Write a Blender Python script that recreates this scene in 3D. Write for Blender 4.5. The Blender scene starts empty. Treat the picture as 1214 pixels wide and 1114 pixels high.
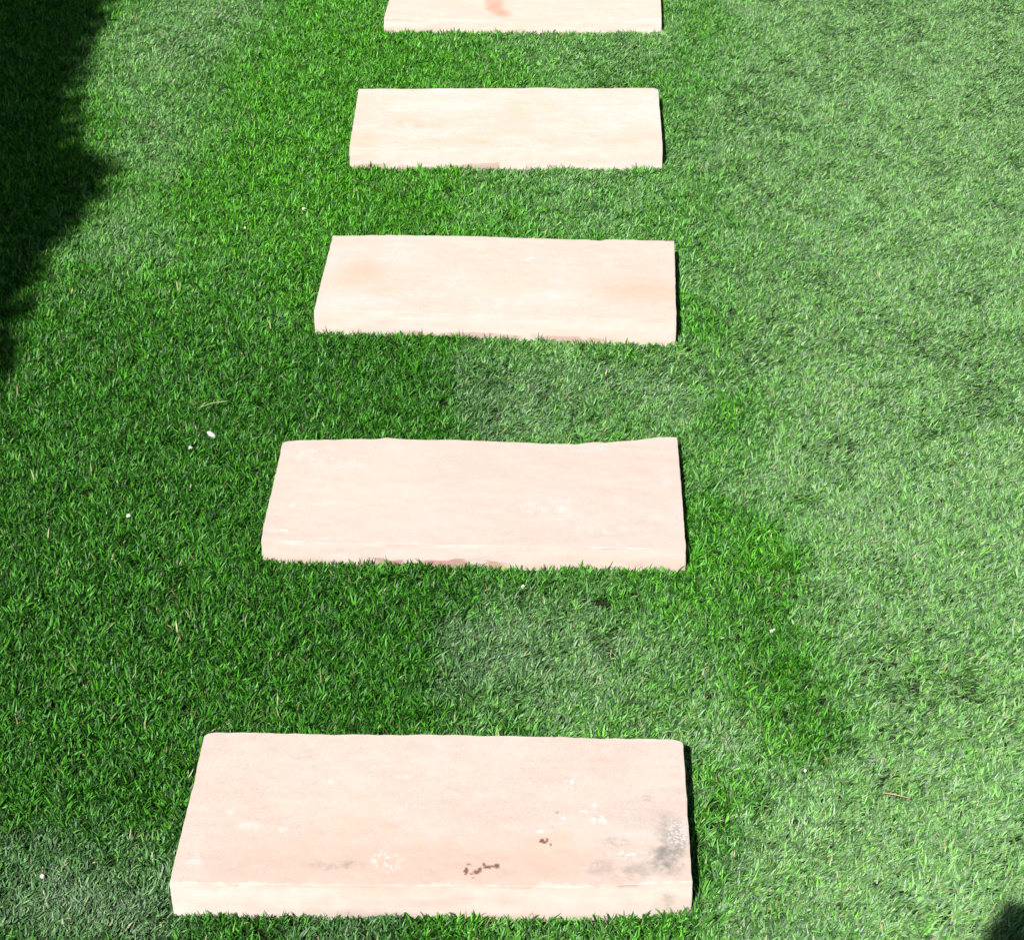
import bpy, math, random
import numpy as np

scene = bpy.context.scene
R_ = math.radians
rng = np.random.default_rng(7)
random.seed(7)

# ------------------------------------------------------------------ camera
cam_d = bpy.data.cameras.new('camera')
cam = bpy.data.objects.new('camera', cam_d)
scene.collection.objects.link(cam)
cam_d.sensor_fit = 'HORIZONTAL'
cam_d.sensor_width = 36.0
cam_d.lens = 36.0 * 2300.0 / 1214.0
cam_d.clip_start = 0.05
cam_d.clip_end = 2000.0


def aim_camera(loc, yaw, pitch, roll):
    from mathutils import Matrix, Vector
    f = Vector((math.sin(yaw) * math.cos(pitch), math.cos(yaw) * math.cos(pitch), -math.sin(pitch)))
    r = Vector((math.cos(yaw), -math.sin(yaw), 0.0))
    u = r.cross(f)
    rr = r * math.cos(roll) + u * math.sin(roll)
    uu = u * math.cos(roll) - r * math.sin(roll)
    m = Matrix((rr, uu, -f)).transposed().to_4x4()
    m.translation = Vector(loc)
    cam.matrix_world = m


aim_camera((0.0, 0.0, 1.75), -0.03337665, 0.62569111, -0.01278868)
scene.camera = cam

# ------------------------------------------------------------------ sky, sun, exposure
SUN_EL, SUN_AZ = R_(47.0), R_(17.0)          # light travels forward and to the right
world = bpy.data.worlds.new('World')
scene.world = world
world.use_nodes = True
wn = world.node_tree
wn.nodes.clear()
sky = wn.nodes.new('ShaderNodeTexSky')
sky.sky_type = 'NISHITA'
sky.sun_disc = False
sky.sun_elevation = SUN_EL
sky.sun_rotation = R_(180.0 + 17.0)
bg = wn.nodes.new('ShaderNodeBackground')
bg.inputs['Strength'].default_value = 0.05
wo = wn.nodes.new('ShaderNodeOutputWorld')
wn.links.new(sky.outputs[0], bg.inputs['Color'])
wn.links.new(bg.outputs[0], wo.inputs['Surface'])

sun_d = bpy.data.lights.new('sun', 'SUN')
sun_d.energy = 5.0
sun_d.angle = R_(0.53)
sun_d.color = (1.0, 0.965, 0.935)
sun = bpy.data.objects.new('sun', sun_d)
scene.collection.objects.link(sun)
from mathutils import Vector
_dir = Vector((math.sin(SUN_AZ) * math.cos(SUN_EL), math.cos(SUN_AZ) * math.cos(SUN_EL), -math.sin(SUN_EL)))
sun.rotation_euler = _dir.to_track_quat('-Z', 'Y').to_euler()
sun.location = (-3, -8, 9)

vs = scene.view_settings
vs.view_transform = 'Standard'
vs.look = 'None'
vs.exposure = 1.2
vs.gamma = 1.0
vs.use_curve_mapping = False

# ------------------------------------------------------------------ helpers
C = scene.collection


def tag(o, label=None, cat=None, group=None, kind=None):
    if label:
        o['label'] = label
    if cat:
        o['category'] = cat
    if group:
        o['group'] = group
    if kind:
        o['kind'] = kind
    return o


def mesh_obj(name, verts, faces, mat, parent=None, smooth=False, link=True):
    me = bpy.data.meshes.new(name)
    me.from_pydata([tuple(map(float, v)) for v in verts], [], [tuple(map(int, f)) for f in faces])
    me.update()
    if mat:
        me.materials.append(mat)
    if smooth:
        me.polygons.foreach_set('use_smooth', np.ones(len(me.polygons), bool))
    o = bpy.data.objects.new(name, me)
    if link:
        C.objects.link(o)
    if parent:
        o.parent = parent
    return o


def fast_quads(name, verts, nq, mat, parent=None):
    """nq separate quads, verts (4*nq, 3)"""
    me = bpy.data.meshes.new(name)
    me.vertices.add(4 * nq)
    me.vertices.foreach_set('co', np.asarray(verts, np.float32).ravel())
    me.loops.add(4 * nq)
    me.loops.foreach_set('vertex_index', np.arange(4 * nq, dtype=np.int32))
    me.polygons.add(nq)
    me.polygons.foreach_set('loop_start', np.arange(0, 4 * nq, 4, dtype=np.int32))
    me.polygons.foreach_set('loop_total', np.full(nq, 4, np.int32))
    me.update()
    me.materials.append(mat)
    o = bpy.data.objects.new(name, me)
    C.objects.link(o)
    if parent:
        o.parent = parent
    return o


def _hash(ix, iy, seed):
    h = (ix.astype(np.int64) * 374761393 + iy.astype(np.int64) * 668265263 + seed * 2147483647) & 0xFFFFFFFF
    h = ((h ^ (h >> 13)) * 1274126177) & 0xFFFFFFFF
    h = (h ^ (h >> 16)) & 0xFFFFFFFF
    return h / 4294967295.0


def vnoise(x, y, seed=0):
    """smooth value noise, -1..1"""
    x = np.asarray(x, float)
    y = np.asarray(y, float) + np.zeros_like(x)
    ix, iy = np.floor(x), np.floor(y)
    fx, fy = x - ix, y - iy
    fx = fx * fx * (3 - 2 * fx)
    fy = fy * fy * (3 - 2 * fy)
    a = _hash(ix, iy, seed)
    b = _hash(ix + 1, iy, seed)
    c = _hash(ix, iy + 1, seed)
    d = _hash(ix + 1, iy + 1, seed)
    return 2 * ((a * (1 - fx) + b * fx) * (1 - fy) + (c * (1 - fx) + d * fx) * fy) - 1


def fbm(x, y, seed=0, octs=4):
    s, a, t = 0, 1.0, 0
    for k in range(octs):
        s = s + a * vnoise(x * 2 ** k + 17.3 * k, y * 2 ** k - 9.1 * k, seed + k)
        t += a
        a *= 0.5
    return s / t


class NT:
    """small wrapper for building shader nodes"""

    def __init__(self, name):
        self.m = bpy.data.materials.new(name)
        self.m.use_nodes = True
        self.t = self.m.node_tree
        self.t.nodes.clear()

    def n(self, typ, **kw):
        nd = self.t.nodes.new(typ)
        for k, v in kw.items():
            setattr(nd, k, v)
        return nd

    def link(self, a, b):
        self.t.links.new(a, b)

    def put(self, sock, v):
        if hasattr(v, 'is_output'):
            self.link(v, sock)
        else:
            sock.default_value = v

    def math(self, op, a, b=0.0, c=0.0, clamp=False):
        nd = self.n('ShaderNodeMath', operation=op, use_clamp=clamp)
        for s, v in zip(nd.inputs, (a, b, c)):
            self.put(s, v)
        return nd.outputs[0]

    def vmath(self, op, a, b=(0, 0, 0)):
        nd = self.n('ShaderNodeVectorMath', operation=op)
        self.put(nd.inputs[0], a)
        self.put(nd.inputs[1], b)
        return nd.outputs['Value'] if op in ('LENGTH', 'DISTANCE', 'DOT_PRODUCT') else nd.outputs[0]

    def ramp(self, v, lo, hi, a=0.0, b=1.0):
        nd = self.n('ShaderNodeMapRange', interpolation_type='SMOOTHSTEP')
        self.put(nd.inputs['Value'], v)
        for k, x in (('From Min', lo), ('From Max', hi), ('To Min', a), ('To Max', b)):
            self.put(nd.inputs[k], x)
        return nd.outputs[0]

    def mix(self, f, a, b, blend='MIX'):
        nd = self.n('ShaderNodeMix', data_type='RGBA', blend_type=blend)
        self.put(nd.inputs[0], f)
        for s, v in ((nd.inputs[6], a), (nd.inputs[7], b)):
            self.put(s, (*v, 1.0) if isinstance(v, tuple) and len(v) == 3 else v)
        return nd.outputs[2]

    def noise(self, vec, scale, detail=3.0, rough=0.55, color=False):
        nd = self.n('ShaderNodeTexNoise')
        self.put(nd.inputs['Vector'], vec)
        nd.inputs['Scale'].default_value = scale
        nd.inputs['Detail'].default_value = detail
        nd.inputs['Roughness'].default_value = rough
        return nd.outputs['Color' if color else 'Fac']

    def attr(self, name, kind='GEOMETRY'):
        nd = self.n('ShaderNodeAttribute', attribute_type=kind, attribute_name=name)
        return nd.outputs['Fac']

    def out(self, shader):
        o = self.n('ShaderNodeOutputMaterial')
        self.link(shader, o.inputs['Surface'])
        return self.m


# ------------------------------------------------------------------ ground
def ground_material():
    k = NT('shade_soil')
    pos = k.n('ShaderNodeNewGeometry').outputs['Position']
    a = k.noise(pos, 30, 4)
    b = k.noise(pos, 220, 3)
    shade_soil = k.mix(k.ramp(b, .35, .65), (.005, .008, .003), (.014, .016, .007))
    turf = k.mix(k.ramp(a, .3, .7), (.03, .085, .015), (.07, .14, .035))
    # soil and thatch under the blades, near black to paint the shade of gaps, plain turf colour out where the blades are not built
    c = k.vmath('LENGTH', k.vmath('MULTIPLY', k.vmath('SUBTRACT', pos, (0.2, 2.9, 0)), (1 / 3.0, 1 / 3.6, 0)))
    col = k.mix(k.ramp(c, .9, 1.1), shade_soil, turf)
    p = k.n('ShaderNodeBsdfPrincipled')
    k.link(col, p.inputs['Base Color'])
    p.inputs['Roughness'].default_value = 0.95
    p.inputs['Specular IOR Level'].default_value = 0.1
    bp = k.n('ShaderNodeBump')
    bp.inputs['Distance'].default_value = 0.004
    k.link(b, bp.inputs['Height'])
    k.link(bp.outputs[0], p.inputs['Normal'])
    return k.out(p.outputs[0])


g = mesh_obj('ground', [(-600, -600, 0), (600, -600, 0), (600, 600, 0), (-600, 600, 0)], [(0, 1, 2, 3)], ground_material())
tag(g, kind='structure')

# ------------------------------------------------------------------ the stepping stones
SLABS = {
1 : dict(z=0.058,
    back = [(-0.4495, 1.7666), (-0.4451, 1.7721), (-0.4126, 1.7745), (-0.338, 1.7735), (-0.2488, 1.7734), (-0.1597, 1.7728), (-0.1295, 1.7731), (-0.0512, 1.7733), (0.0427, 1.7711), (0.0894, 1.7705), (0.1363, 1.7707), (0.1471, 1.7668), (0.15, 1.7571)] ,
    right = [(0.15, 1.7571), (0.15, 1.6503), (0.1496, 1.5701), (0.15, 1.5356)] ,
    left = [(-0.4495, 1.7666), (-0.4499, 1.6899), (-0.4515, 1.6113), (-0.4522, 1.5407), (-0.4523, 1.5239)] ,
    front = [(-0.4523, 1.5239), (-0.2813, 1.5234), (-0.1414, 1.5252), (0.0117, 1.5251), (0.15, 1.5356)] ,
),
2 : dict(z=0.043,
    back = [(-0.4334, 2.4278), (-0.4296, 2.4324), (-0.408, 2.4372), (-0.2878, 2.4405), (-0.2733, 2.4448), (-0.2579, 2.4418), (-0.2222, 2.4392), (-0.1677, 2.4398), (-0.0963, 2.4352), (-0.0243, 2.4301), (0.0175, 2.4306), (0.0472, 2.4377), (0.0588, 2.4349), (0.1127, 2.4438), (0.1367, 2.4504), (0.1727, 2.4517)] ,
    right = [(0.1727, 2.4517), (0.1731, 2.3384), (0.1728, 2.17)] ,
    left = [(-0.4334, 2.4278), (-0.4347, 2.2075), (-0.4336, 2.1847)] ,
    front = [(-0.4336, 2.1847), (-0.2997, 2.1795), (-0.1307, 2.1778), (0.0376, 2.1741), (0.1728, 2.17)] ,
),
3 : dict(z=0.051,
    back = [(-0.4194, 3.0653), (-0.3181, 3.0688), (-0.2128, 3.0668), (-0.1288, 3.0646), (-0.0727, 3.0606), (0.0526, 3.0545), (0.0628, 3.0502), (0.0733, 3.0561), (0.1932, 3.0512)] ,
    right = [(0.1932, 3.0512), (0.1849, 2.7764)] ,
    left = [(-0.4194, 3.0653), (-0.4238, 2.8762), (-0.4248, 2.8052)] ,
    front = [(-0.4248, 2.8052), (-0.1568, 2.7977), (0.1852, 2.7818)] ,
),
4 : dict(z=0.049,
    back = [(-0.4292, 3.6892), (-0.3569, 3.691), (-0.3429, 3.6878), (-0.2678, 3.6913), (-0.1028, 3.6919), (-0.0616, 3.6969), (-0.0342, 3.6954), (-0.0074, 3.6922), (0.1779, 3.6961), (0.1868, 3.688)] ,
    right = [(0.1868, 3.688), (0.1867, 3.5159), (0.1859, 3.4198)] ,
    left = [(-0.4292, 3.6892), (-0.4255, 3.5322), (-0.423, 3.4167)] ,
    front = [(-0.423, 3.4167), (0.1859, 3.4198)] ,
),
5 : dict(z=0.037,
    back = [(-0.4004, 4.3447), (0.2134, 4.3392)] ,
    right = [(0.2134, 4.3392), (0.2083, 4.0777)] ,
    left = [(-0.4004, 4.3447), (-0.4087, 4.077)] ,
    front = [(-0.4087, 4.077), (0.2083, 4.0777)] ,
),
}
PALE = [
    (-0.8921, 3.9638, 0.13, 0.23, 0.85), (-0.7881, 3.5117, 0.102, 0.163, 0.75), (-0.8195, 3.0993, 0.093, 0.136, 0.65), (-0.8559, 2.6994, 0.113, 0.151, 0.4),
    (-0.8164, 4.1991, 0.116, 0.215, 0.9), (-0.0418, 3.9882, 0.129, 0.231, 0.65), (0.1427, 3.9886, 0.092, 0.163, 0.7), (-0.1147, 3.3005, 0.072, 0.11, 0.6),
    (0.0298, 3.3186, 0.097, 0.149, 0.75), (0.1752, 3.3367, 0.065, 0.099, 0.6), (-0.1369, 2.6304, 0.082, 0.107, 0.55), (0.0138, 2.632, 0.11, 0.144, 0.65),
    (0.1638, 2.6211, 0.068, 0.088, 0.7), (-0.101, 2.0053, 0.069, 0.075, 0.75), (0.0139, 2.0069, 0.092, 0.101, 0.85), (-0.0303, 1.8882, 0.077, 0.082, 0.55),
    (0.1963, 1.7971, 0.064, 0.066, 0.8), (0.1502, 1.9742, 0.057, 0.061, 0.5), (0.4922, 3.7942, 0.159, 0.277, 0.85), (0.7822, 3.9676, 0.218, 0.404, 1),
    (0.8265, 3.4827, 0.198, 0.329, 0.95), (0.5181, 3.2374, 0.157, 0.244, 0.8), (0.374, 3.408, 0.098, 0.155, 0.75), (0.7124, 2.9896, 0.163, 0.24, 0.9),
    (0.3415, 2.9866, 0.089, 0.128, 0.7), (0.522, 2.662, 0.15, 0.203, 0.8), (0.6704, 2.4957, 0.131, 0.168, 0.85), (0.2994, 2.3586, 0.063, 0.076, 0.85),
    (0.5092, 2.2776, 0.123, 0.149, 0.8), (0.5988, 2.0862, 0.117, 0.133, 0.8), (0.4379, 2.0128, 0.08, 0.088, 0.7), (0.4768, 1.8167, 0.118, 0.124, 0.85),
    (0.3174, 1.6263, 0.081, 0.078, 1), (0.4364, 1.6147, 0.08, 0.077, 0.95), (0.2314, 1.5585, 0.069, 0.065, 0.7), (0.5544, 1.7138, 0.083, 0.083, 0.85),
    (-0.6018, 1.5447, 0.07, 0.065, 0.95), (-0.5073, 1.5205, 0.059, 0.054, 0.9), (-0.6631, 1.6803, 0.063, 0.061, 0.6), (-0.5272, 1.6263, 0.051, 0.049, 0.6),
    (-0.2579, 1.4931, 0.058, 0.053, 0.6), (-0.0151, 1.4972, 0.058, 0.053, 0.5), (-0.6221, 3.4753, 0.101, 0.16, 0.12), (-0.5438, 3.8332, 0.108, 0.186, 0.1),
    (-0.6323, 3.9644, 0.111, 0.196, 0.2), (-0.4529, 3.2984, 0.081, 0.123, 0.12), (-0.5554, 2.9793, 0.09, 0.128, 0.25), (-0.6722, 2.7805, 0.1, 0.136, 0.3),
    (-0.6965, 2.5275, 0.108, 0.137, 0.15), (-0.573, 2.6012, 0.082, 0.106, 0.1), (-0.4649, 2.3071, 0.088, 0.106, 0.08), (-0.5741, 2.2038, 0.098, 0.114, 0.1),
    (-0.7346, 2.2623, 0.088, 0.103, 0.15), (-0.3428, 2.6283, 0.082, 0.107, 0.2), (-0.6478, 1.9629, 0.103, 0.112, 0.15), (-0.4762, 1.9653, 0.091, 0.099, 0.08),
    (-0.3083, 2.0024, 0.081, 0.088, 0.12), (-0.2398, 1.869, 0.066, 0.069, 0.15), (-0.6579, 1.7995, 0.065, 0.066, 0.35), (-0.522, 1.7709, 0.065, 0.065, 0.25),
    (-0.1286, 2.1134, 0.071, 0.08, 0.2), (0.0377, 2.1156, 0.071, 0.08, 0.15), (0.157, 2.1359, 0.06, 0.067, 0.15), (0.2591, 2.2342, 0.055, 0.064, 0.1),
    (0.2404, 2.5376, 0.04, 0.05, 0.25), (0.2299, 2.8432, 0.043, 0.059, 0.3), (0.317, 1.9427, 0.045, 0.048, 0.0), (0.2955, 1.8294, 0.043, 0.044, 0.0),
    (0.3421, 1.8616, 0.044, 0.045, 0.05), (0.2937, 2.064, 0.046, 0.051, 0.15), (0.2014, 1.7083, 0.047, 0.046, 0.15), (0.1759, 1.624, 0.041, 0.038, 0.4),
    (-0.3549, 3.965, 0.111, 0.196, 0.15), (-0.4785, 4.1031, 0.114, 0.206, 0.2), (-0.1305, 3.8558, 0.072, 0.123, 0.3), (0.2483, 3.8784, 0.072, 0.124, 0.25),
    (0.315, 4.1042, 0.056, 0.101, 0.35), (-0.1114, 3.1841, 0.063, 0.093, 0.3), (0.219, 3.2355, 0.047, 0.071, 0.3), (-1.1497, 3.7888, 0.108, 0.183, 0.1),
    (-0.9831, 3.0669, 0.077, 0.111, 0.15), (-0.1176, 1.8548, 0.055, 0.057, 0.35), (-0.2267, 2.5325, 0.067, 0.085, 0.25), (0.0405, 2.5236, 0.066, 0.084, 0.4),
]


def resample(pts, n_dense=600, smooth=True):
    p = np.array(pts, float)
    s = np.r_[0, np.cumsum(np.linalg.norm(np.diff(p, axis=0), axis=1))]
    t = np.linspace(0, s[-1], n_dense)
    q = np.stack([np.interp(t, s, p[:, 0]), np.interp(t, s, p[:, 1])], 1)
    if smooth:
        k = 5
        pad = np.pad(q, ((k, k), (0, 0)), mode='edge')
        ker = np.hanning(2 * k + 1)
        ker /= ker.sum()
        q2 = np.stack([np.convolve(pad[:, i], ker, 'valid') for i in (0, 1)], 1)
        q2[0], q2[-1] = q[0], q[-1]
        q = q2
    return t / s[-1], q


def curve_at(c, u):
    t, q = c
    return np.stack([np.interp(u, t, q[:, 0]), np.interp(u, t, q[:, 1])], -1)


def build_slab(idx, mat):
    d = SLABS[idx]
    Z = d['z']
    back, right, left, front = (resample(d[e]) for e in ('back', 'right', 'left', 'front'))
    us = np.r_[0, .0012, .003, .006, .010, .015, np.linspace(.022, .978, 150), .985, .990, .994, .997, .9988, 1]
    vv = np.r_[0, .003, .007, .012, .02, .03, np.linspace(.045, .955, 64), .97, .98, .988, .993, .997, 1]
    U, V = np.meshgrid(us, vv)                       # V = 0 at the back, 1 at the front
    B, F = curve_at(back, U), curve_at(front, U)
    Lc, Rc = curve_at(left, V), curve_at(right, V)
    P00, P10 = curve_at(back, np.array(0.)), curve_at(back, np.array(1.))
    P01, P11 = curve_at(front, np.array(0.)), curve_at(front, np.array(1.))
    u, v = U[..., None], V[..., None]
    P = (1 - v) * B + v * F + (1 - u) * Lc + u * Rc - ((1 - u) * (1 - v) * P00 + u * (1 - v) * P10 + (1 - u) * v * P01 + u * v * P11)
    X, Y = P[..., 0], P[..., 1]
    wid, dep = 0.6, np.linalg.norm(P00 - P01)
    du = np.minimum(U, 1 - U) * wid
    dv = np.minimum(V, 1 - V) * dep
    dist = np.minimum(du, dv)
    # ragged, hand-split edge: push the rim in and out a little
    fall = np.exp(-dist / .006)[..., None]
    ed = np.stack([fbm(X * 60, Y * 60, 3 + idx), fbm(X * 60, Y * 60, 33 + idx)], -1) * np.where((dv < du) & (V < .5), .0020, .0008)[..., None] * fall
    X, Y = X + ed[..., 0], Y + ed[..., 1]
    # riven top: low swell plus shallow split layers
    z = Z + .0009 * fbm(X * 7, Y * 16, 11 * idx, 3) + .0004 * fbm(X * 60, Y * 80, 5 * idx, 3)
    lay = fbm(X * 5 + 3, Y * 14, 71 + idx, 4)
    z = z - .0004 / (1 + np.exp(-(lay - .25) * 40))
    r = .0006 + .0003 * fbm(X * 25, Y * 25, 50 + idx)
    chip = np.clip(fbm(X * 18, Y * 18, 90 + idx) - .28, 0, 1) * .016
    r = np.where(V > .5, .0002 + chip * .35, r)
    q = np.clip(r - dist, 0, None)
    z = z - (r - np.sqrt(np.clip(r * r - q * q, 0, None)))
    nv, nu = U.shape
    verts = [np.stack([X, Y, z], -1).reshape(-1, 3)]
    edge_d = [((1 - V) * dep).ravel()]
    faces = []
    I = np.arange(nv * nu).reshape(nv, nu)
    a, b, c, e = I[1:, :-1], I[1:, 1:], I[:-1, 1:], I[:-1, :-1]
    faces.append(np.stack([a, b, c, e], -1).reshape(-1, 4))
    # boundary loop, counter-clockwise seen from above: front (left to right), right, back, left
    loop = np.r_[I[-1, :-1], I[::-1, -1][:-1], I[0, ::-1][:-1], I[:, 0][:-1]]
    isfront = np.zeros(len(loop), bool)
    isfront[:nu - 1] = True
    base = verts[0][loop]
    nx = np.roll(base, -1, 0)[:, :2] - np.roll(base, 1, 0)[:, :2]
    nrm = np.stack([nx[:, 1], -nx[:, 0]], 1)
    nrm /= np.linalg.norm(nrm, axis=1)[:, None] + 1e-9
    kk = np.hanning(9)
    kk /= kk.sum()
    nrm = np.stack([np.convolve(np.r_[nrm[-4:, i], nrm[:, i], nrm[:4, i]], kk, 'valid') for i in (0, 1)], 1)
    s = np.r_[0, np.cumsum(np.linalg.norm(np.diff(base[:, :2], axis=0), axis=1))]
    prev = loop
    off = nv * nu
    zt = base[:, 2]
    zb = -.03
    for j, f in enumerate((.06, .13, .21, .30, .39, .48, .56, .66, .8, 1.0)):
        zz = zt + (zb - zt) * f
        bulge = .0012 * math.sin(math.pi * min(1, f * 1.1)) + .0011 * fbm(s * 26, np.full_like(s, f * 7), 7 * idx, 4) \
            + .0005 * vnoise(s * 6, np.full_like(s, f * 22), 13 * idx)
        # flakes broken away along the foot of the face
        flake = np.clip(fbm(s * 9, np.full_like(s, f * 1.5), 23 * idx, 3) - .02, 0, 1) * (f > .6)
        bulge = bulge - np.where(isfront, flake * .007, flake * .002)
        ring = np.c_[base[:, :2] + nrm * bulge[:, None], zz]
        verts.append(ring)
        edge_d.append(np.where(isfront, -(zt - zz), .2))
        cur = off + np.arange(len(loop))
        off += len(loop)
        faces.append(np.stack([prev, cur, np.roll(cur, -1), np.roll(prev, -1)], -1))
        prev = cur
    verts = np.concatenate(verts)
    edge_d = np.concatenate(edge_d)
    faces = np.concatenate(faces)
    org = np.array([verts[:, 0].mean(), verts[:, 1].mean(), 0.0])
    o = mesh_obj('stepping_stone', verts - org, list(faces) + [tuple(prev[::-1])], mat, smooth=True)
    o.data.set_sharp_from_angle(angle=R_(22))
    o.location = org
    at = o.data.attributes.new('edge_d', 'FLOAT', 'POINT')
    at.data.foreach_set('value', edge_d.astype(np.float32))
    return o, org


def stone_material(name, org_scale, tones, spots=(), face=None, foot=None, streak=.5, chalk=.5, seed=0.0, arris=0.0):
    """tones: (base, warm, pale); spots: (x, y, rx, ry, colour, strength, soft, speckle) in world metres"""
    k = NT(name)
    pos = k.n('ShaderNodeNewGeometry').outputs['Position']
    sx_ = k.n('ShaderNodeSeparateXYZ')
    k.link(pos, sx_.inputs[0])
    px_ = sx_.outputs[0]
    p = k.vmath('ADD', pos, (seed * 3.7, seed * 1.9, seed))
    low = k.noise(p, 5.5, 4, .6)
    stre = k.noise(k.vmath('MULTIPLY', p, (3.2, 22, 40)), 1.0, 5, .62)
    fine = k.noise(p, 320, 3, .6)
    mid = k.noise(p, 42, 5, .65)
    warp = k.vmath('SUBTRACT', k.noise(p, 26, 4, .6, color=True), (.5, .5, .5))
    warp2 = k.vmath('SUBTRACT', k.noise(p, 260, 3, .6, color=True), (.5, .5, .5))
    base, warm, pale = tones
    col = k.mix(k.ramp(low, .40, .62, 0, .75), base, warm)
    col = k.mix(k.math('MULTIPLY', k.ramp(stre, .50, .68), streak), col, pale)
    col = k.mix(k.math('MULTIPLY', k.ramp(stre, .30, .46, 1, 0), streak * .55), col, warm)
    blot = k.noise(p, 17, 5, .68)
    col = k.mix(k.ramp(blot, .46, .62, 0, .6), col, warm)
    col = k.mix(k.ramp(blot, .46, .34, 0, .6), col, pale)
    col = k.mix(k.ramp(mid, .35, .68, 0, .38), col, tuple(c * .9 for c in base))
    grain = k.ramp(fine, .3, .7, .94, 1.05)
    col = k.mix(1.0, col, k.n('ShaderNodeCombineXYZ').outputs[0], 'MULTIPLY') if False else col
    hsv = k.n('ShaderNodeHueSaturation')
    k.link(col, hsv.inputs['Color'])
    k.link(grain, hsv.inputs['Value'])
    col = hsv.outputs[0]
    # lime marks and scuffs
    ch = k.noise(k.vmath('MULTIPLY', p, (22, 44, 44)), 1.0, 6, .7)
    ch2 = k.noise(p, 6.5, 2)
    cm = k.math('MULTIPLY', k.ramp(ch, .60, .68), k.ramp(ch2, .48, .62))
    col = k.mix(k.math('MULTIPLY', cm, chalk * .6), col, (.44, .41, .385))
    d = k.attr('edge_d')
    if face:  # front tone is also lightened in colour to offset its weaker sunlight
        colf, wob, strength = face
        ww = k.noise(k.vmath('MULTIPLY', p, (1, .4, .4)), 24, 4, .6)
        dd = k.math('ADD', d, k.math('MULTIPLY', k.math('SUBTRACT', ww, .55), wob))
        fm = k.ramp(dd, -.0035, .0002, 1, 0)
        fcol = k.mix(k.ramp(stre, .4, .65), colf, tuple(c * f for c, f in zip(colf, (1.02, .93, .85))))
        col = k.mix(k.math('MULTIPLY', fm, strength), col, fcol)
    # a patchy pale arris where top and front meet
    ar = k.math('MULTIPLY', k.ramp(k.math('ABSOLUTE', k.math('ADD', d, .0022)), .0006, .0026, 1, 0), k.ramp(mid, .42, .6))
    col = k.mix(k.math('MULTIPLY', ar, arris), col, (.42, .385, .35))
    for (x, y, rx, ry, c, st, soft, speck) in spots:
        q = k.vmath('ADD', pos, k.vmath('MULTIPLY', warp, (rx * (3.2 if c is GREY else 1.6), ry * (3.2 if c is GREY else 1.6), 0)))
        if c is BROWN:
            q = k.vmath('ADD', pos, k.vmath('MULTIPLY', warp2, (.006, .008, 0)))
        q = k.vmath('MULTIPLY', k.vmath('SUBTRACT', q, (x, y, 0)), (1 / rx, 1 / ry, 0))
        m = k.ramp(k.vmath('LENGTH', q), 1 - soft, 1 + soft, 1, 0)
        if speck:
            m = k.math('MULTIPLY', m, k.ramp(k.noise(p, speck, 4, .65), *((.505, .57) if c is BROWN else (.38, .62) if c is GREY else (.50, .58))))
        col = k.mix(k.math('MULTIPLY', m, st), col, c)
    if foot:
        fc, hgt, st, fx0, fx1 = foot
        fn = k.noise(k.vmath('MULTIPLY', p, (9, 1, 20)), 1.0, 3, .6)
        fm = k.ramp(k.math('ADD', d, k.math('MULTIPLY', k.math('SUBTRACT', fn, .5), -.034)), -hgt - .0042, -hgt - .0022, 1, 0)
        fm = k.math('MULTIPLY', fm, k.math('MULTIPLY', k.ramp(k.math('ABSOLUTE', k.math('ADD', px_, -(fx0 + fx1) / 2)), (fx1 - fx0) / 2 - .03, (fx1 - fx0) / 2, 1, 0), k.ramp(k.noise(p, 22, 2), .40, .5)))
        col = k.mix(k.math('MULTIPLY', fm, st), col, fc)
    b = k.n('ShaderNodeBsdfPrincipled')
    k.link(col, b.inputs['Base Color'])
    b.inputs['Roughness'].default_value = .88
    b.inputs['Specular IOR Level'].default_value = .25
    h = k.math('ADD', k.math('MULTIPLY', fine, .25), k.math('ADD', k.math('MULTIPLY', mid, .5), k.math('MULTIPLY', stre, .6)))
    bp = k.n('ShaderNodeBump')
    bp.inputs['Strength'].default_value = .5
    bp.inputs['Distance'].default_value = .0016
    k.link(h, bp.inputs['Height'])
    k.link(bp.outputs[0], b.inputs['Normal'])
    return k.out(b.outputs[0])


PEACH, PINK, CREAM = (.366, .306, .264), (.358, .278, .232), (.374, .324, .288)
BROWN, GREY, WHITE, RUST = (.090, .030, .016), (.115, .115, .10), (.415, .39, .37), (.36, .15, .09)
SC1 = .9982


def at1(x, y):
    return x * SC1, y * SC1


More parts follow.
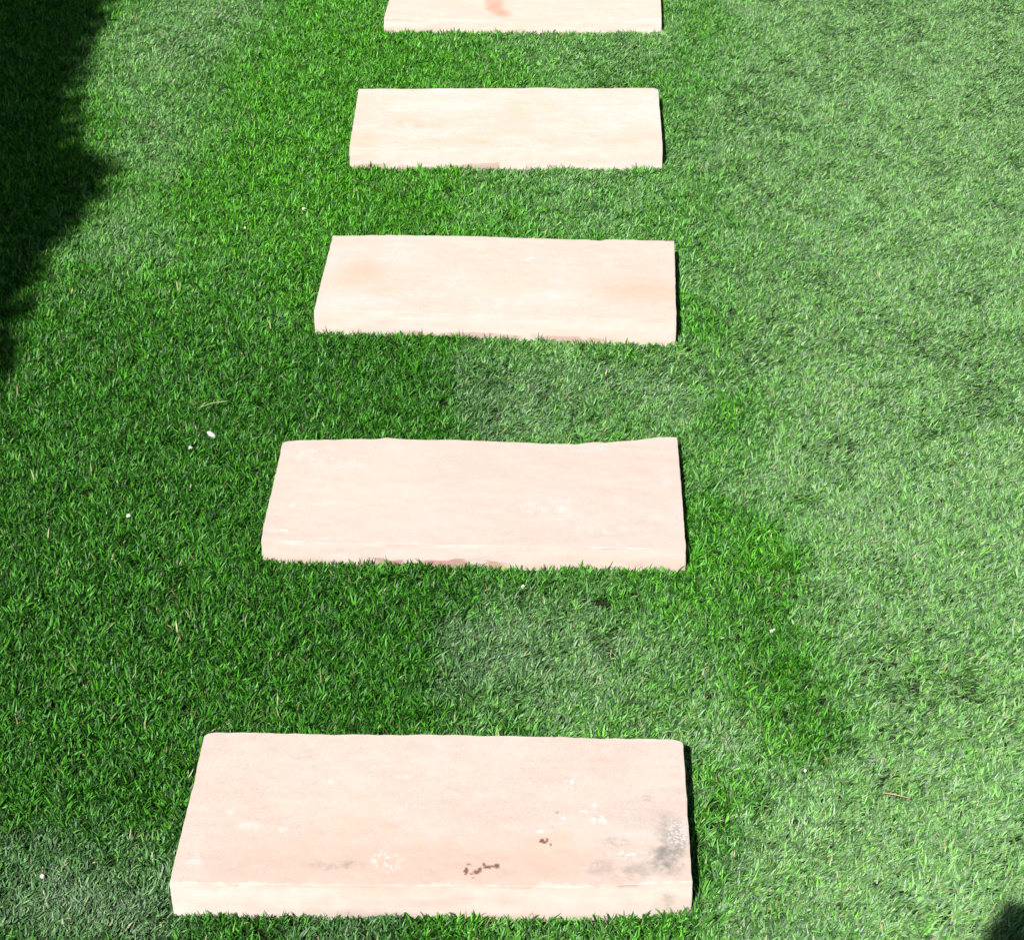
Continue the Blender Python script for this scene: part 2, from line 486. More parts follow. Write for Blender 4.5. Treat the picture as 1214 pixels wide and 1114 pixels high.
spots1 = [
    (*at1(-.06, 1.560), .20, .035, (.345, .246, .196), .6, .9, 0), (*at1(-.26, 1.556), .16, .03, (.345, .25, .2), .55, .9, 0),
    (*at1(-.20, 1.60), .13, .05, (.355, .262, .196), .5, .9, 9), (*at1(.03, 1.59), .12, .05, (.35, .255, .198), .5, .9, 9), (*at1(-.33, 1.68), .1, .05, (.372, .305, .24), .5, .9, 9),
    (*at1(-.1110, 1.550), .0024, .0062, BROWN, .9, .5, 0), (*at1(-.1085, 1.561), .0022, .0020, BROWN, .6, .6, 0), (*at1(-.1050, 1.546), .0018, .0018, BROWN, .6, .6, 0),
    (*at1(-.0985, 1.549), .0046, .0032, BROWN, .85, .6, 0), (*at1(-.0950, 1.553), .0022, .0028, BROWN, .8, .5, 0),
    (*at1(-.0865, 1.557), .0040, .0026, BROWN, .9, .55, 0), (*at1(-.0905, 1.561), .0018, .0024, BROWN, .8, .5, 0), (*at1(-.0810, 1.559), .0022, .0018, BROWN, .8, .5, 0),
    (*at1(-.0755, 1.559), .0032, .0036, BROWN, .9, .5, 0), (*at1(-.1020, 1.540), .0016, .0014, BROWN, .5, .6, 0),
    (*at1(-.0240, 1.599), .0022, .0034, BROWN, .9, .5, 0), (*at1(-.0205, 1.596), .0030, .0022, BROWN, .85, .5, 0), (*at1(-.0178, 1.600), .0018, .0028, BROWN, .8, .5, 0),
    (*at1(-.0128, 1.593), .0015, .0018, BROWN, .75, .5, 0), (*at1(-.012, 1.622), .0014, .0014, BROWN, .45, .5, 0), (*at1(-.006, 1.645), .0026, .0018, BROWN, .3, .7, 0),
    (*at1(.124, 1.600), .014, .032, GREY, .55, .8, 70), (*at1(.120, 1.578), .014, .030, GREY, .75, .8, 45), (*at1(.134, 1.605), .014, .034, GREY, .5, .8, 90),
    (*at1(.085, 1.556), .045, .014, GREY, .45, .85, 50), (*at1(.105, 1.645), .05, .02, (.27, .22, .20), .35, .9, 0),
    (*at1(.062, 1.597), .014, .007, GREY, .45, .7, 140), (*at1(.105, 1.672), .006, .005, GREY, .5, .7, 170),
    (*at1(.137, 1.612), .012, .020, WHITE, .8, .7, 330), (*at1(.048, 1.634), .014, .006, WHITE, .9, .6, 110), (*at1(.028, 1.645), .012, .004, WHITE, .6, .6, 130),
    (*at1(.002, 1.639), .0055, .005, WHITE, .8, .6, 100), (*at1(.010, 1.690), .008, .018, WHITE, .8, .6, 110), (*at1(.04, 1.658), .004, .004, WHITE, .6, .6, 0),
    (*at1(-.03, 1.614), .008, .003, WHITE, .7, .6, 100), (*at1(.08, 1.578), .03, .006, WHITE, .6, .7, 140),
    (*at1(-.262, 1.556), .024, .008, GREY, .35, .8, 60), (*at1(-.248, 1.562), .004, .012, GREY, .45, .6, 90), (*at1(-.206, 1.566), .018, .014, WHITE, .7, .6, 110),
    (*at1(-.40, 1.640), .005, .004, WHITE, .5, .7, 0), (*at1(-.375, 1.62), .012, .008, WHITE, .45, .9, 60),
    (*at1(-.335, 1.608), .010, .008, WHITE, .55, .8, 80), (*at1(-.43, 1.565), .014, .012, WHITE, .45, .9, 60),
    (*at1(-.285, 1.695), .007, .005, WHITE, .6, .7, 100), (*at1(.12, 1.752), .007, .003, WHITE, .35, .7, 120), (*at1(-.19, 1.66), .01, .012, WHITE, .4, .8, 90),
]
spots2 = [
    (-.398, 2.250, .03, .006, WHITE, .5, .7, 90), (-.33, 2.36, .045, .014, WHITE, .4, .7, 80),
    (-.39, 2.38, .03, .018, WHITE, .35, .8, 80), (-.035, 2.25, .05, .022, WHITE, .28, .8, 60),
    (.055, 2.20, .035, .012, WHITE, .4, .7, 90), (.03, 2.40, .018, .010, WHITE, .5, .7, 70),
    (.155, 2.33, .012, .035, WHITE, .4, .8, 90), (-.40, 2.19, .02, .006, WHITE, .6, .6, 60), (-.33, 2.172, .08, .003, WHITE, .5, .6, 50),
    (.02, 2.34, .2, .05, (.365, .278, .232), .5, .9, 0), (-.30, 2.30, .1, .07, (.385, .32, .265), .5, .9, 0),
]
spots3 = [
    (-.352, 2.912, .035, .040, (.37, .245, .17), .55, .85, 0), (-.31, 2.855, .03, .018, (.37, .27, .19), .45, .9, 0),
    (.125, 2.85, .06, .030, (.365, .235, .165), .6, .85, 0), (.07, 2.83, .04, .012, (.37, .25, .18), .45, .9, 0),
    (.15, 2.86, .08, .07, (.37, .265, .205), .5, .9, 0), (-.10, 2.87, .05, .035, (.375, .28, .2), .45, .9, 0),
    (-.06, 2.965, .009, .02, WHITE, .5, .7, 60), (0.0, 2.83, .09, .02, WHITE, .3, .9, 0), (-.36, 2.82, .06, .03, WHITE, .3, .9, 0),
    (.0, 2.95, .015, .02, WHITE, .3, .8, 80),
]
spots4 = [
    (-.32, 3.50, .05, .05, (.385, .27, .18), .5, .85, 30), (-.10, 3.43, .22, .010, (.385, .27, .18), .6, .8, 25),
    (-.29, 3.66, .04, .03, (.38, .285, .19), .5, .85, 30), (-.12, 3.56, .10, .07, (.385, .30, .215), .55, .9, 22),
    (-.40, 3.44, .03, .04, (.385, .28, .19), .5, .8, 0), (-.25, 3.60, .08, .05, WHITE, .3, .9, 0), (.10, 3.58, .09, .07, WHITE, .25, .9, 0),
    (-.30, 3.47, .06, .015, WHITE, .3, .9, 0),
]
spots5 = [
    (-.166, 4.155, .020, .040, RUST, .5, .5, 0), (-.158, 4.11, .019, .030, RUST, .5, .5, 0), (-.142, 4.085, .017, .018, RUST, .45, .6, 0),
]
stone_specs = [
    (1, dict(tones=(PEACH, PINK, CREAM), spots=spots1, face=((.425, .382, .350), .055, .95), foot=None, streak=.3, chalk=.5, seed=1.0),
     'nearest pale sandstone slab with brown specks and a grey smudge at its right end'),
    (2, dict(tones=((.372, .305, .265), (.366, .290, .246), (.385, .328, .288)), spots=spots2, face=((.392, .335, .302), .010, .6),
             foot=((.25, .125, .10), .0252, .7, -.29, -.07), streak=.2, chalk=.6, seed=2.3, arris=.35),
     'plain pinkish sandstone slab with faint white scuffs, second from the bottom of the picture'),
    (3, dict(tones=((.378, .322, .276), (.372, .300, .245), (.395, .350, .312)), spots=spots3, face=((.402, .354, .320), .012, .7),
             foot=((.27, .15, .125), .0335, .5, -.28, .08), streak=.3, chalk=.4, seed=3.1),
     'middle sandstone slab with soft orange blushes near its left and right ends'),
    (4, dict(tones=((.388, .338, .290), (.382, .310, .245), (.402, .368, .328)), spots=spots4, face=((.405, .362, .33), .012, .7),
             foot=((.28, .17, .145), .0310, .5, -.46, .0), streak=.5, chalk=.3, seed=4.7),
     'cream sandstone slab with yellowish streaks and bands, second from the top of the picture'),
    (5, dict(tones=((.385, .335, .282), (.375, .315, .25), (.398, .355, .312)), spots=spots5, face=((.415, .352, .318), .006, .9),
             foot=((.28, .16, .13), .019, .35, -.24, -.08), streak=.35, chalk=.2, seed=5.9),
     'farthest sandstone slab, cut off by the top edge, with a reddish brown stain'),
]
for idx, spec, label in stone_specs:
    sc_ = {1: 1.0, 2: 1.0083, 3: 1.0077, 4: 1.0053, 5: 1.0059}[idx]
    spec['spots'] = [(s_[0] * sc_, s_[1] * sc_) + tuple(s_[2:]) for s_ in spec['spots']]
    o, org = build_slab(idx, stone_material('sandstone', None, **spec))
    tag(o, label, 'stepping stone', 'sandstone stepping stones set across the lawn')


# ------------------------------------------------------------------ unseen leafy screen added on the left, shaped to throw the upper left shade
def leaf_material(name, c1, c2):
    k = NT(name)
    pos = k.n('ShaderNodeNewGeometry').outputs['Position']
    col = k.mix(k.ramp(k.noise(pos, 9, 3), .35, .65), c1, c2)
    b = k.n('ShaderNodeBsdfPrincipled')
    k.link(col, b.inputs['Base Color'])
    b.inputs['Roughness'].default_value = .5
    return k.out(b.outputs[0])


def plain_material(name, c, rough=.9):
    k = NT(name)
    pos = k.n('ShaderNodeNewGeometry').outputs['Position']
    col = k.mix(k.noise(pos, 40, 4), tuple(x * .7 for x in c), tuple(x * 1.25 for x in c))
    b = k.n('ShaderNodeBsdfPrincipled')
    k.link(col, b.inputs['Base Color'])
    b.inputs['Roughness'].default_value = rough
    return k.out(b.outputs[0])


def leaf_quads(pos, size, rs):
    n = len(pos)
    a = rs.normal(size=(n, 3))
    a /= np.linalg.norm(a, axis=1)[:, None]
    b = np.cross(a, rs.normal(size=(n, 3)))
    b /= np.linalg.norm(b, axis=1)[:, None]
    s = (size * rs.uniform(.7, 1.3, n))[:, None]
    return np.stack([pos - a * s, pos + b * s * .45, pos + a * s, pos - b * s * .45], 1).reshape(-1, 3)


def tube(p0, p1, r0, r1, n=8):
    p0, p1 = Vector(p0), Vector(p1)
    d = (p1 - p0).normalized()
    s = d.orthogonal().normalized()
    t = d.cross(s)
    vs_, fs = [], []
    for p, r in ((p0, r0), (p1, r1)):
        for i in range(n):
            a = 2 * math.pi * i / n
            vs_.append(p + (s * math.cos(a) + t * math.sin(a)) * r)
    for i in range(n):
        fs.append((i, (i + 1) % n, n + (i + 1) % n, n + i))
    return vs_, fs


m_leaf = leaf_material('shade_leaf', (.025, .065, .014), (.055, .11, .025))
m_wood = plain_material('bark', (.09, .065, .045))
DX, DY = math.sin(SUN_AZ) / math.tan(SUN_EL), math.cos(SUN_AZ) / math.tan(SUN_EL)
HX = -1.70
edge_tab = np.array([(-3, -1.02), (1.5, -1.02), (2.2, -.985), (2.45, -.925), (2.62, -.903), (2.77, -.918), (2.9, -.925), (3.08, -.92), (3.2, -.885), (3.30, -.865),
                     (3.42, -.868), (3.48, -.935), (3.54, -.965), (3.65, -.99), (3.78, -1.015), (3.95, -1.035), (4.23, -1.035), (5.5, -1.05), (9, -1.05)])
h_tab = (edge_tab[:, 1] - HX) / DX
y_tab = edge_tab[:, 0] - h_tab * DY
order = np.argsort(y_tab)


def screen_h(y):
    return np.interp(y, y_tab[order], h_tab[order])


hedge = bpy.data.objects.new('hedge', None)
C.objects.link(hedge)
hedge.location = (-2.0, 2.2, 0)
tag(hedge, 'tall clipped leafy screen, unseen, added on the left to cast shade', 'hedge')
ys = np.linspace(-2.5, 6.5, 181)
hv, hf = [], []
for i, y in enumerate(ys):
    h = float(screen_h(y)) - .03
    for x, z in ((HX - .03, .25), (HX - .03, h), (-2.37, h), (-2.37, .25)):
        hv.append((x + 2.0, y - 2.2, z))
    if i:
        a, b = 4 * (i - 1), 4 * i
        for j in range(4):
            hf.append((a + j, a + (j + 1) % 4, b + (j + 1) % 4, b + j))
hf += [(0, 1, 2, 3), tuple(4 * (len(ys) - 1) + j for j in (3, 2, 1, 0))]
mesh_obj('shade_core', hv, hf, m_leaf, hedge)
nl = 60000
side = rng.random(nl)
yl = rng.uniform(-2.5, 6.5, nl)
hl = screen_h(yl)
xl = np.where(side < .62, HX - .004 + rng.normal(0, .007, nl), rng.uniform(-2.4, HX, nl))
zl = np.where(side < .62, .15 + (hl - .15) * rng.random(nl), hl + rng.normal(0, .012, nl))
far = (side > .9)
xl = np.where(far, -2.4, xl)
zl = np.where(far, .15 + (hl - .15) * rng.random(nl), zl)
lp = np.stack([xl + 2.0, yl - 2.2, zl], 1)
tag(fast_quads('foliage', leaf_quads(lp, .019, rng), nl, m_leaf, hedge), kind='stuff')
for y in np.arange(-2.2, 6.4, .8):
    v, f = tube((0, y - 2.2, -.05), (.02, y - 2.2, .6), .03, .02)
    mesh_obj('trunk', v, f, m_wood, hedge)

# ------------------------------------------------------------------ unseen leafy clump added to throw the rounded shade in the lower right corner
shade_clump = bpy.data.objects.new('corner_shade_clump', None)
C.objects.link(shade_clump)
shade_clump.location = (.60, .24, 0)
tag(shade_clump, 'unseen leafy clump added to shade the bottom right corner', 'shade_clump')
for i in range(9):
    a = i * 2.4
    v, f = tube((.02 * math.cos(a), .02 * math.sin(a), -.03), (.15 * math.cos(a), .15 * math.sin(a), 1.0 + .03 * (i % 4)), .009, .004, 6)
    mesh_obj('stem', v, f, m_wood, shade_clump, smooth=True)
v, f = tube((-.05, .0, .9), (-.45, -.105, 1.48), .008, .003, 6)
mesh_obj('stem', v, f, m_wood, shade_clump, smooth=True)
crown = []
for cx_, cy_, cz_, r_, cnt in ((-.455, -.100, 1.5, .076, 2600), (0, 0, .95, .24, 9000), (.10, -.12, .65, .26, 8000)):
    dv = rng.normal(size=(cnt, 3))
    dv /= np.linalg.norm(dv, axis=1)[:, None]
    crown.append(dv * (r_ * rng.random(cnt) ** .45)[:, None] + np.array([cx_, cy_, cz_]))
crown = np.concatenate(crown)
tag(fast_quads('foliage', leaf_quads(crown, .0095, rng), len(crown), m_leaf, shade_clump), kind='stuff')

# ------------------------------------------------------------------ grass
def grass_material():
    k = NT('grass_blade')
    t = k.attr('along')
    rb = k.attr('blade_rnd')
    ri = k.attr('tuft_rnd', 'INSTANCER')
    pale = k.attr('pale', 'INSTANCER')
    dry = k.attr('dry', 'INSTANCER')
    r = k.math('FRACT', k.math('ADD', rb, k.math('MULTIPLY', ri, 7.31)))
    r2 = k.math('FRACT', k.math('ADD', k.math('MULTIPLY', rb, 13.7), k.math('MULTIPLY', ri, 3.17)))
    rp = k.math('POWER', r, 1.5)
    pile_shade = k.attr('pile_shade', 'INSTANCER')
    vivid = k.mix(rp, (.007, .044, .002), (.092, .385, .013))  # near-black end of the blade colours stands in for shaded gaps
    vshade = k.mix(rp, (.003, .021, .002), (.052, .238, .010))
    vivid = k.mix(pile_shade, vivid, vshade)
    sheen = k.mix(r, (.020, .082, .010), (.168, .365, .084))  # pale undersides, plus the sky sheen of flattened blades painted into the colour
    grey = k.mix(r, (.024, .057, .026), (.182, .272, .158))
    sheen = k.mix(k.ramp(r2, .45, .70, 0, .92), sheen, grey)
    sheen = k.mix(k.math('MULTIPLY', pile_shade, .75), sheen, k.mix(r, (.016, .045, .018), (.125, .195, .110)))
    pb = k.math('ADD', pale, k.math('MULTIPLY', k.math('SUBTRACT', r2, .5), .5), clamp=True)
    col = k.mix(pb, vivid, sheen)
    straw = k.mix(r, (.15, .11, .05), (.30, .27, .15))
    col = k.mix(k.ramp(k.math('SUBTRACT', r2, dry), .0, .02, .85, 0), col, straw)
    b = k.n('ShaderNodeBsdfPrincipled')
    k.link(col, b.inputs['Base Color'])
    b.inputs['Roughness'].default_value = .48
    b.inputs['Specular IOR Level'].default_value = .2
    tr = k.n('ShaderNodeBsdfTranslucent')
    k.link(k.mix(1.0, col, (.75, 1.0, .35), 'MULTIPLY'), tr.inputs['Color'])
    mx = k.n('ShaderNodeMixShader')
    mx.inputs[0].default_value = .10
    k.link(b.outputs[0], mx.inputs[1])
    k.link(tr.outputs[0], mx.inputs[2])
    return k.out(mx.outputs[0])


m_grass = grass_material()
tufts = bpy.data.collections.new('grass_tufts')           # sources for the instances, never linked to the scene
N_SWEEP, N_VAR, N_BLADE = 3, 12, 9


def make_tuft(i, sweep):
    verts, faces, along, rnd = [], [], [], []
    for b in range(N_BLADE):
        a0 = random.uniform(0, 2 * math.pi)
        rr = .0033 * math.sqrt(random.random())
        p = np.array([rr * math.cos(a0), rr * math.sin(a0), -.003])
        if sweep == 0:
            az = random.uniform(0, 2 * math.pi)
            az = a0 + random.gauss(0, .9)
            th = R_(abs(random.gauss(18, 13)))
            bend = R_(random.uniform(15, 75))
            ln = random.uniform(.0115, .0225)
        elif sweep == 1:
            az = random.gauss(0, R_(55))
            th = R_(random.uniform(14, 46))
            bend = R_(random.uniform(10, 55))
            ln = random.uniform(.0105, .021)
        else:
            az = random.gauss(0, R_(50))
            th = R_(random.uniform(34, 62))
            bend = R_(random.uniform(0, 25))
            ln = random.uniform(.010, .0195)
        w = random.uniform(.00062, .00112)
        tw = random.gauss(0, R_(30))
        curl = random.gauss(0, R_(18))
        q = random.random()
        base = len(verts)
        ns = 4
        for s in range(ns + 1):
            f = s / ns
            t = th + bend * f
            aa = az + curl * f
            d = np.array([math.sin(t) * math.cos(aa), math.sin(t) * math.sin(aa), math.cos(t)])
            sd = np.array([-math.sin(aa), math.cos(aa), 0])
            nn = np.cross(d, sd)
            tt = tw * (1 + .8 * f)
            sd = sd * math.cos(tt) + nn * math.sin(tt)
            ww = w * (.85, 1.0, .95, .70, 0)[s]
            if s < ns:
                verts += [p - sd * ww, p + sd * ww]
                along += [f, f]
                rnd += [q, q]
            else:
                verts.append(p.copy())
                along.append(1.0)
                rnd.append(q)
            p = p + d * ln / ns
            p[2] = max(p[2], .0015)
        for s in range(ns - 1):
            k0 = base + 2 * s
            faces.append((k0, k0 + 1, k0 + 3, k0 + 2))
        k0 = base + 2 * (ns - 1)
        faces.append((k0, k0 + 1, k0 + 2))
    o = mesh_obj('grass_tuft_%03d' % i, verts, faces, m_grass, smooth=True, link=False)
    for nm, vals in (('along', along), ('blade_rnd', rnd)):
        at = o.data.attributes.new(nm, 'FLOAT', 'POINT')
        at.data.foreach_set('value', np.array(vals, np.float32))
    tufts.objects.link(o)


for s in range(N_SWEEP):
    for v_ in range(N_VAR):
        make_tuft(s * N_VAR + v_, s)


PALE += [(.243, 2.30, .05, .07, .1), (.217, 2.12, .05, .06, .1), (.272, 2.115, .05, .06, .05), (.23, 2.0, .045, .05, .25), (.26, 2.2, .06, .08, .05), (.255, 1.88, .05, .06, .3), (-.10, 1.96, .07, .10, .95), (.0, 1.98, .10, .10, .95), (-.10, 2.62, .08, .10, .85), (.04, 2.62, .12, .10, .85)]


def pale_map(x, y):
    """how flattened the turf is, with its sheen put into paler colour, 0..1, from patches measured on the ground"""
    wx = x + .035 * fbm(x * 9, y * 7, 201) + .012 * fbm(x * 40, y * 32, 203)
    wy = y + .05 * fbm(x * 9, y * 7, 202) + .016 * fbm(x * 40, y * 32, 204)
    base = .30 + .55 / (1 + np.exp(-(x - .30 - .03 * (y - 2.5)) * 14))
    base = base - .22 / (1 + np.exp((x + .05) * 9))
    num, den = base * .35, np.full_like(x, .35)
    for (px, py, sx, sy, v_) in PALE:
        w_ = np.exp(-(((wx - px) / sx) ** 2 + ((wy - py) / sy) ** 2) * 1.1) * 1.6
        num = num + w_ * v_
        den = den + w_
    m = num / den
    # the turf is laid in strips: a seam runs along x = -0.18 between the near stones
    seam = 1 / (1 + np.exp(-(x + .182 + .006 * vnoise(y * 30, y * 0, 88)) * 220))
    near = 1 / (1 + np.exp((y - 2.85) * 9)) / (1 + np.exp(-(y - 1.66 - .05 * vnoise(x * 9, y * 9, 89)) * 40))
    m = m * (1 - near * (1 - seam) * .75) 
    m = .46 + (m - .46) * 1.3
    return np.clip(m + .20 * fbm(x * 14, y * 11, 205) + .20 * vnoise(x * 46, y * 38, 206) - .02, 0, 1)


def pile_shade_map(x, y):
    """where the pile is deep, dense and dark green, 0..1"""
    wx = x + .05 * fbm(x * 7, y * 6, 211)
    wy = y + .07 * fbm(x * 7, y * 6, 212)
    d = 1 / (1 + np.exp((wy - 2.95) * 7)) * 1 / (1 + np.exp((wx + .15) * 25))
    for px, py, sx, sy, v_ in ((-.33, 2.0, .2, .16, .5), (-.3, 2.6, .2, .15, .4), (.22, 2.3, .08, .12, .5), (.0, 2.12, .25, .04, .5), (-.75, 2.55, .2, .3, .1), (-.55, 3.25, .12, .2, -.3), (.31, 1.9, .06, .1, .55), (.27, 2.05, .05, .07, .4), (.2, 1.66, .05, .06, .4), (.24, 2.53, .04, .07, .4), (.0, 1.96, .16, .12, .45), (.03, 2.63, .16, .10, .4), (-.3, 1.49, .5, .05, .3)):
        d = d + v_ * np.exp(-((wx - px) / sx) ** 2 - ((wy - py) / sy) ** 2)
    return np.clip(d + .25 * fbm(x * 12, y * 10, 213), 0, 1)


def inside_slab(x, y, margin=.0015):
    hit = np.zeros(len(x), bool)
    for d in SLABS.values():
        poly = np.array(list(d['back']) + list(d['right'])[1:] + list(d['front'])[::-1][1:] + list(d['left'])[::-1][1:-1])
        cen = poly.mean(0)
        poly = cen + (poly - cen) * (1 + margin / .2)
        bb = (x > poly[:, 0].min()) & (x < poly[:, 0].max()) & (y > poly[:, 1].min()) & (y < poly[:, 1].max())
        ii = np.where(bb)[0]
        px, py = x[ii], y[ii]
        c = np.zeros(len(ii), bool)
        for (x0, y0), (x1, y1) in zip(poly, np.roll(poly, -1, 0)):
            cr = ((y0 > py) != (y1 > py))
            xs = (x1 - x0) * (py - y0) / (y1 - y0 + 1e-12) + x0
            c ^= cr & (px < xs)
        hit[ii] |= c
    return hit


def jitter_points(x0, x1, y0, y1, dens):
    st = 1 / math.sqrt(dens)
    gx, gy = np.meshgrid(np.arange(x0, x1, st), np.arange(y0, y1, st))
    x = gx.ravel() + rng.uniform(-.75, .75, gx.size) * st
    y = gy.ravel() + rng.uniform(-.75, .75, gx.size) * st
    return x, y


xa, ya = jitter_points(-1.6, 1.45, 1.15, 4.75, 28500)
keep = (np.abs(xa + .08) < .62 + .26 * (ya - 1.15) + .32)
xa, ya = xa[keep], ya[keep]
xb, yb = jitter_points(-2.4, 3.2, -.3, 6.6, 3000)
inb = (yb > 1.15) & (yb < 4.75) & (np.abs(xb + .08) < .62 + .26 * (yb - 1.15) + .32) & (xb > -1.6) & (xb < 1.45)
xb, yb = xb[~inb], yb[~inb]
gx = np.r_[xa, xb]
gy = np.r_[ya, yb]
coarse = np.r_[np.zeros(len(xa)), np.ones(len(xb))]
ok = ~inside_slab(gx, gy)
clump = vnoise(gx * 135, gy * 120, 601)
pale0 = pale_map(gx, gy)
ok &= (clump > np.where(pale0 < .45, -.42, np.where(pale0 < .6, -.62, -.85))) | (rng.random(len(gx)) < .12) | (coarse > 0)
gx, gy, coarse = gx[ok], gy[ok], coarse[ok]
n = len(gx)
pale = pale_map(gx, gy)
pile_shade = pile_shade_map(gx, gy)
# direction the blades were brushed: wandering, mostly to the right and away on the paler side
ang = R_(25) + .8 * fbm(gx * 3.2, gy * 2.6, 301, 3) + 1.2 * fbm(gx * 17, gy * 15, 305, 2) + .8 * vnoise(gx * 48, gy * 42, 306)
lv = pale + rng.normal(0, .30, n)
sweep = np.where(lv < .42, 0, np.where(lv < .72, 1, 2))
spin = np.where(sweep == 0, rng.uniform(0, 2 * np.pi, n), ang + rng.normal(0, .35, n))
tilt = np.abs(rng.normal(0, .10, n)) + .10 * (sweep > 0)
tdir = np.where(sweep == 0, rng.uniform(0, 2 * np.pi, n), ang)
# R = Rot(axis, tilt) * Rz(spin), as XYZ Euler angles
ax, ay = -np.sin(tdir), np.cos(tdir)
ct, st_ = np.cos(tilt), np.sin(tilt)
m00 = ct + ax * ax * (1 - ct); m01 = ax * ay * (1 - ct); m02 = ay * st_
m10 = ax * ay * (1 - ct); m11 = ct + ay * ay * (1 - ct); m12 = -ax * st_
m20 = -ay * st_; m21 = ax * st_; m22 = ct
cs, sn = np.cos(spin), np.sin(spin)
r00, r10, r20 = m00 * cs + m01 * sn, m10 * cs + m11 * sn, m20 * cs + m21 * sn
r21 = -m20 * sn + m21 * cs
r22 = m22
eul = np.stack([np.arctan2(r21, r22), np.arcsin(np.clip(-r20, -1, 1)), np.arctan2(r10, r00)], 1)
height = 1.06 + .14 * fbm(gx * 6, gy * 5, 401) + .34 * fbm(gx * 48, gy * 46, 402, 2)
scl = height * rng.uniform(.78, 1.18, n) * (1.06 - .16 * pale) * np.where(coarse > 0, 1.7, 1.0)
var = sweep * N_VAR + rng.integers(0, N_VAR, n)
dry = .003 + .03 * np.clip(fbm(gx * 5, gy * 5, 501) - .1, 0, 1) + .010 * pale

me = bpy.data.meshes.new('grass')
me.vertices.add(n)
me.vertices.foreach_set('co', np.stack([gx, gy, np.zeros(n)], 1).astype(np.float32).ravel())
for nm, typ, arr, key in (('rot', 'FLOAT_VECTOR', eul, 'vector'), ('scl', 'FLOAT', scl, 'value'), ('var', 'INT', var, 'value'),
                          ('pale', 'FLOAT', pale, 'value'), ('tuft_rnd', 'FLOAT', rng.random(n), 'value'), ('dry', 'FLOAT', dry, 'value'), ('pile_shade', 'FLOAT', pile_shade, 'value')):
    at = me.attributes.new(nm, typ, 'POINT')
    at.data.foreach_set(key, np.asarray(arr, np.int32 if typ == 'INT' else np.float32).ravel())
me.update()
grass = bpy.data.objects.new('grass', me)
C.objects.link(grass)
me.materials.append(m_grass)
tag(grass, 'short green lawn grass, darker and upright on the left, paler and flattened on the right', 'grass', kind='stuff')

ng = bpy.data.node_groups.new('grass_spread', 'GeometryNodeTree')
ng.interface.new_socket('Geometry', in_out='INPUT', socket_type='NodeSocketGeometry')
ng.interface.new_socket('Geometry', in_out='OUTPUT', socket_type='NodeSocketGeometry')
gi, go = ng.nodes.new('NodeGroupInput'), ng.nodes.new('NodeGroupOutput')
iop = ng.nodes.new('GeometryNodeInstanceOnPoints')
ci = ng.nodes.new('GeometryNodeCollectionInfo')
ci.inputs['Collection'].default_value = tufts
ci.inputs['Separate Children'].default_value = True
ci.inputs['Reset Children'].default_value = True


def named(nm, typ):
    nd = ng.nodes.new('GeometryNodeInputNamedAttribute')
    nd.data_type = typ
    nd.inputs['Name'].default_value = nm
    return next(o_ for o_ in nd.outputs if o_.enabled and o_.name == 'Attribute')


ng.links.new(gi.outputs[0], iop.inputs['Points'])
ng.links.new(ci.outputs[0], iop.inputs['Instance'])
iop.inputs['Pick Instance'].default_value = True
ng.links.new(named('var', 'INT'), iop.inputs['Instance Index'])
e2r = ng.nodes.new('FunctionNodeEulerToRotation')
ng.links.new(named('rot', 'FLOAT_VECTOR'), e2r.inputs[0])
ng.links.new(e2r.outputs[0], iop.inputs['Rotation'])
ng.links.new(named('scl', 'FLOAT'), iop.inputs['Scale'])
ng.links.new(iop.outputs[0], go.inputs[0])
md = grass.modifiers.new('grass_spread', 'NODES')
md.node_group = ng

# ------------------------------------------------------------------ white chips and clippings lying in the grass
m_white = plain_material('white_stone', (.38, .365, .34), .8)


def chip(x, y, sx, sy, sz, lobes, label, z=.0135):
    vs_, fs = [], []
    for (ox, oy, s) in lobes:
        nu, nv = 7, 4
        b0 = len(vs_)
        for j in range(nv + 1):
            ph = math.pi * j / nv
            for i in range(nu):
                th = 2 * math.pi * i / nu
                q = 1 + .45 * float(vnoise(np.array([3 * math.cos(th) + x * 90 + ox * 900]), np.array([3 * math.sin(th) + 2 * math.cos(ph)]), 9)[0])
                vs_.append((ox + s * sx * q * math.sin(ph) * math.cos(th), oy + s * sy * q * math.sin(ph) * math.sin(th), s * sz * math.cos(ph)))
        for j in range(nv):
            for i in range(nu):
                a, b = b0 + j * nu + i, b0 + j * nu + (i + 1) % nu
                fs.append((a, b, b + nu, a + nu))
    o = mesh_obj('stone_chip', vs_, fs, m_white)
    o.location = (x, y, z)
    o.rotation_euler = (random.uniform(-.3, .3), random.uniform(-.3, .3), random.uniform(-.5, .5))
    return tag(o, label, 'stone chip', 'white stone chips lying in the grass')


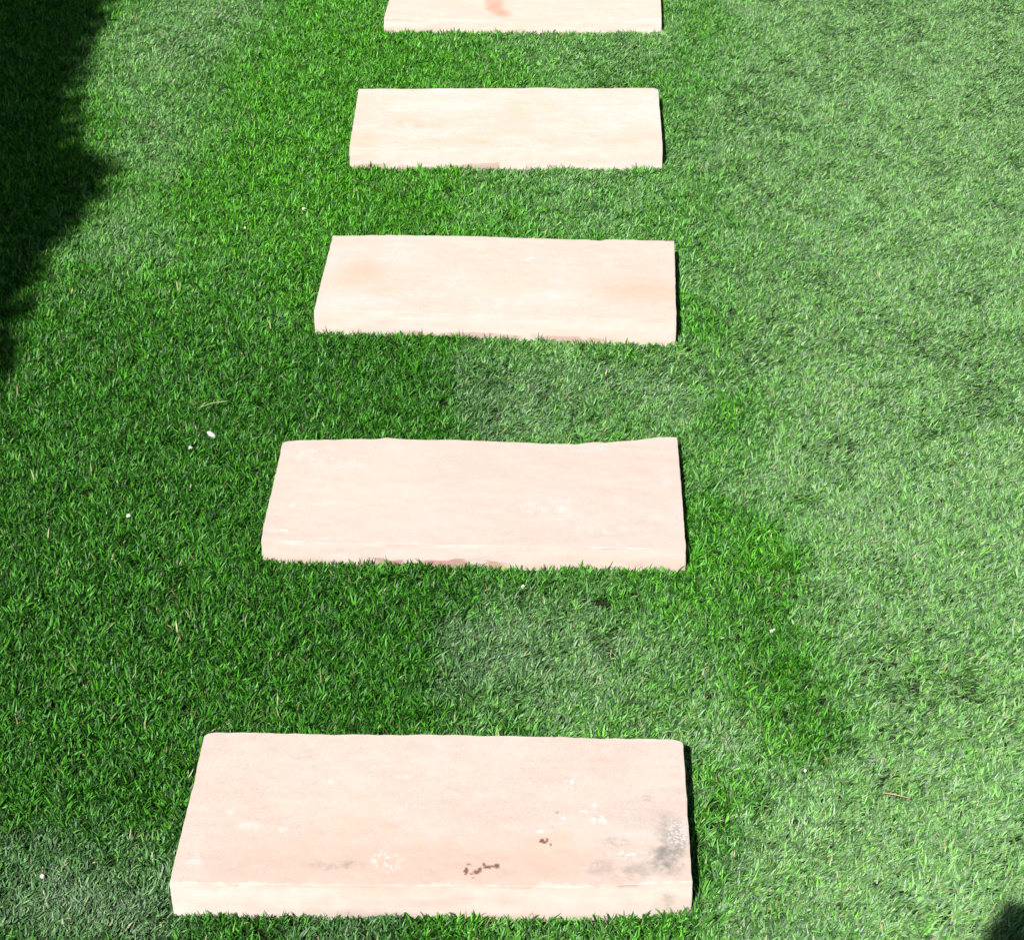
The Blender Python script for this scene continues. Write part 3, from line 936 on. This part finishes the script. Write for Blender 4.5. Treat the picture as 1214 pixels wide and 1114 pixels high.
ONE = [(0, 0, 1)]
chip(-.5558, 2.4921, .0042, .0042, .003, [(-.0045, .001, .8), (0, 0, 1), (.005, -.002, 1)], 'largest white chip, a three-lobed crumb in dark grass left of the second slab')
chip(-.5831, 2.455, .0034, .0034, .0026, ONE, 'round white chip just below and left of the three-lobed white crumb')
chip(-.6468, 2.2802, .003, .0036, .003, ONE, 'white chip far left of the second slab, level with its middle')
chip(-.0574, 2.122, .0024, .003, .003, ONE, 'white chip close below the front edge of the second slab')
chip(-.4938, 3.2362, .0034, .003, .003, ONE, 'white chip in the bright grass above the left end of the middle slab')
chip(-.5948, 3.1601, .0024, .0022, .003, ONE, 'small white chip farther left of the middle slab, above its back edge')
chip(.2846, 2.03, .003, .0028, .003, [(0, 0, 1), (.004, .002, .7)], 'greyish white chip lying on the dark green patch at the right of the path')
chip(-.617, 1.5719, .0034, .003, .003, ONE, 'white chip in greyish grass left of the nearest slab near the bottom corner')
chip(.3048, 1.7624, .0018, .0024, .0024, ONE, 'white fleck below the dark green patch, right of the nearest slab')

m_clip = plain_material('dry_clipping', (.30, .22, .12), .6)
m_clipg = plain_material('pale_clipping', (.22, .27, .12), .5)


def clipping(pts, w, mat, label):
    vs_, fs = [], []
    P = np.array(pts, float)
    t = np.linspace(0, 1, 9)
    s = np.linspace(0, 1, len(P))
    Q = np.stack([np.interp(t, s, P[:, i]) for i in range(3)], 1)
    for i in range(9):
        d = Q[min(i + 1, 8)] - Q[max(i - 1, 0)]
        sd = np.array([-d[1], d[0], 0]) / np.linalg.norm(d)
        ww = w * (1 - .6 * abs(t[i] - .4))
        vs_ += [Q[i] - sd * ww, Q[i] + np.array([0, 0, ww * .7]), Q[i] + sd * ww]
        if i:
            a, b = 3 * (i - 1), 3 * i
            fs += [(a, a + 1, b + 1, b), (a + 1, a + 2, b + 2, b + 1), (a + 2, a, b, b + 2)]
    org = Q.mean(0)
    o = mesh_obj('grass_clipping', np.array(vs_) - org, fs, mat, smooth=True)
    o.location = org
    return tag(o, label, 'grass clipping')


clipping([(-.585, 2.551, .023), (-.565, 2.563, .025), (-.5407, 2.572, .023)], .0011, m_clipg, 'long pale grass clipping lying above the three-lobed white crumb')
clipping([(.396, 1.720, .019), (.410, 1.715, .021), (.428, 1.711, .019)], .0012, m_clip, 'dry reddish straw lying in the pale grass right of the nearest slab')
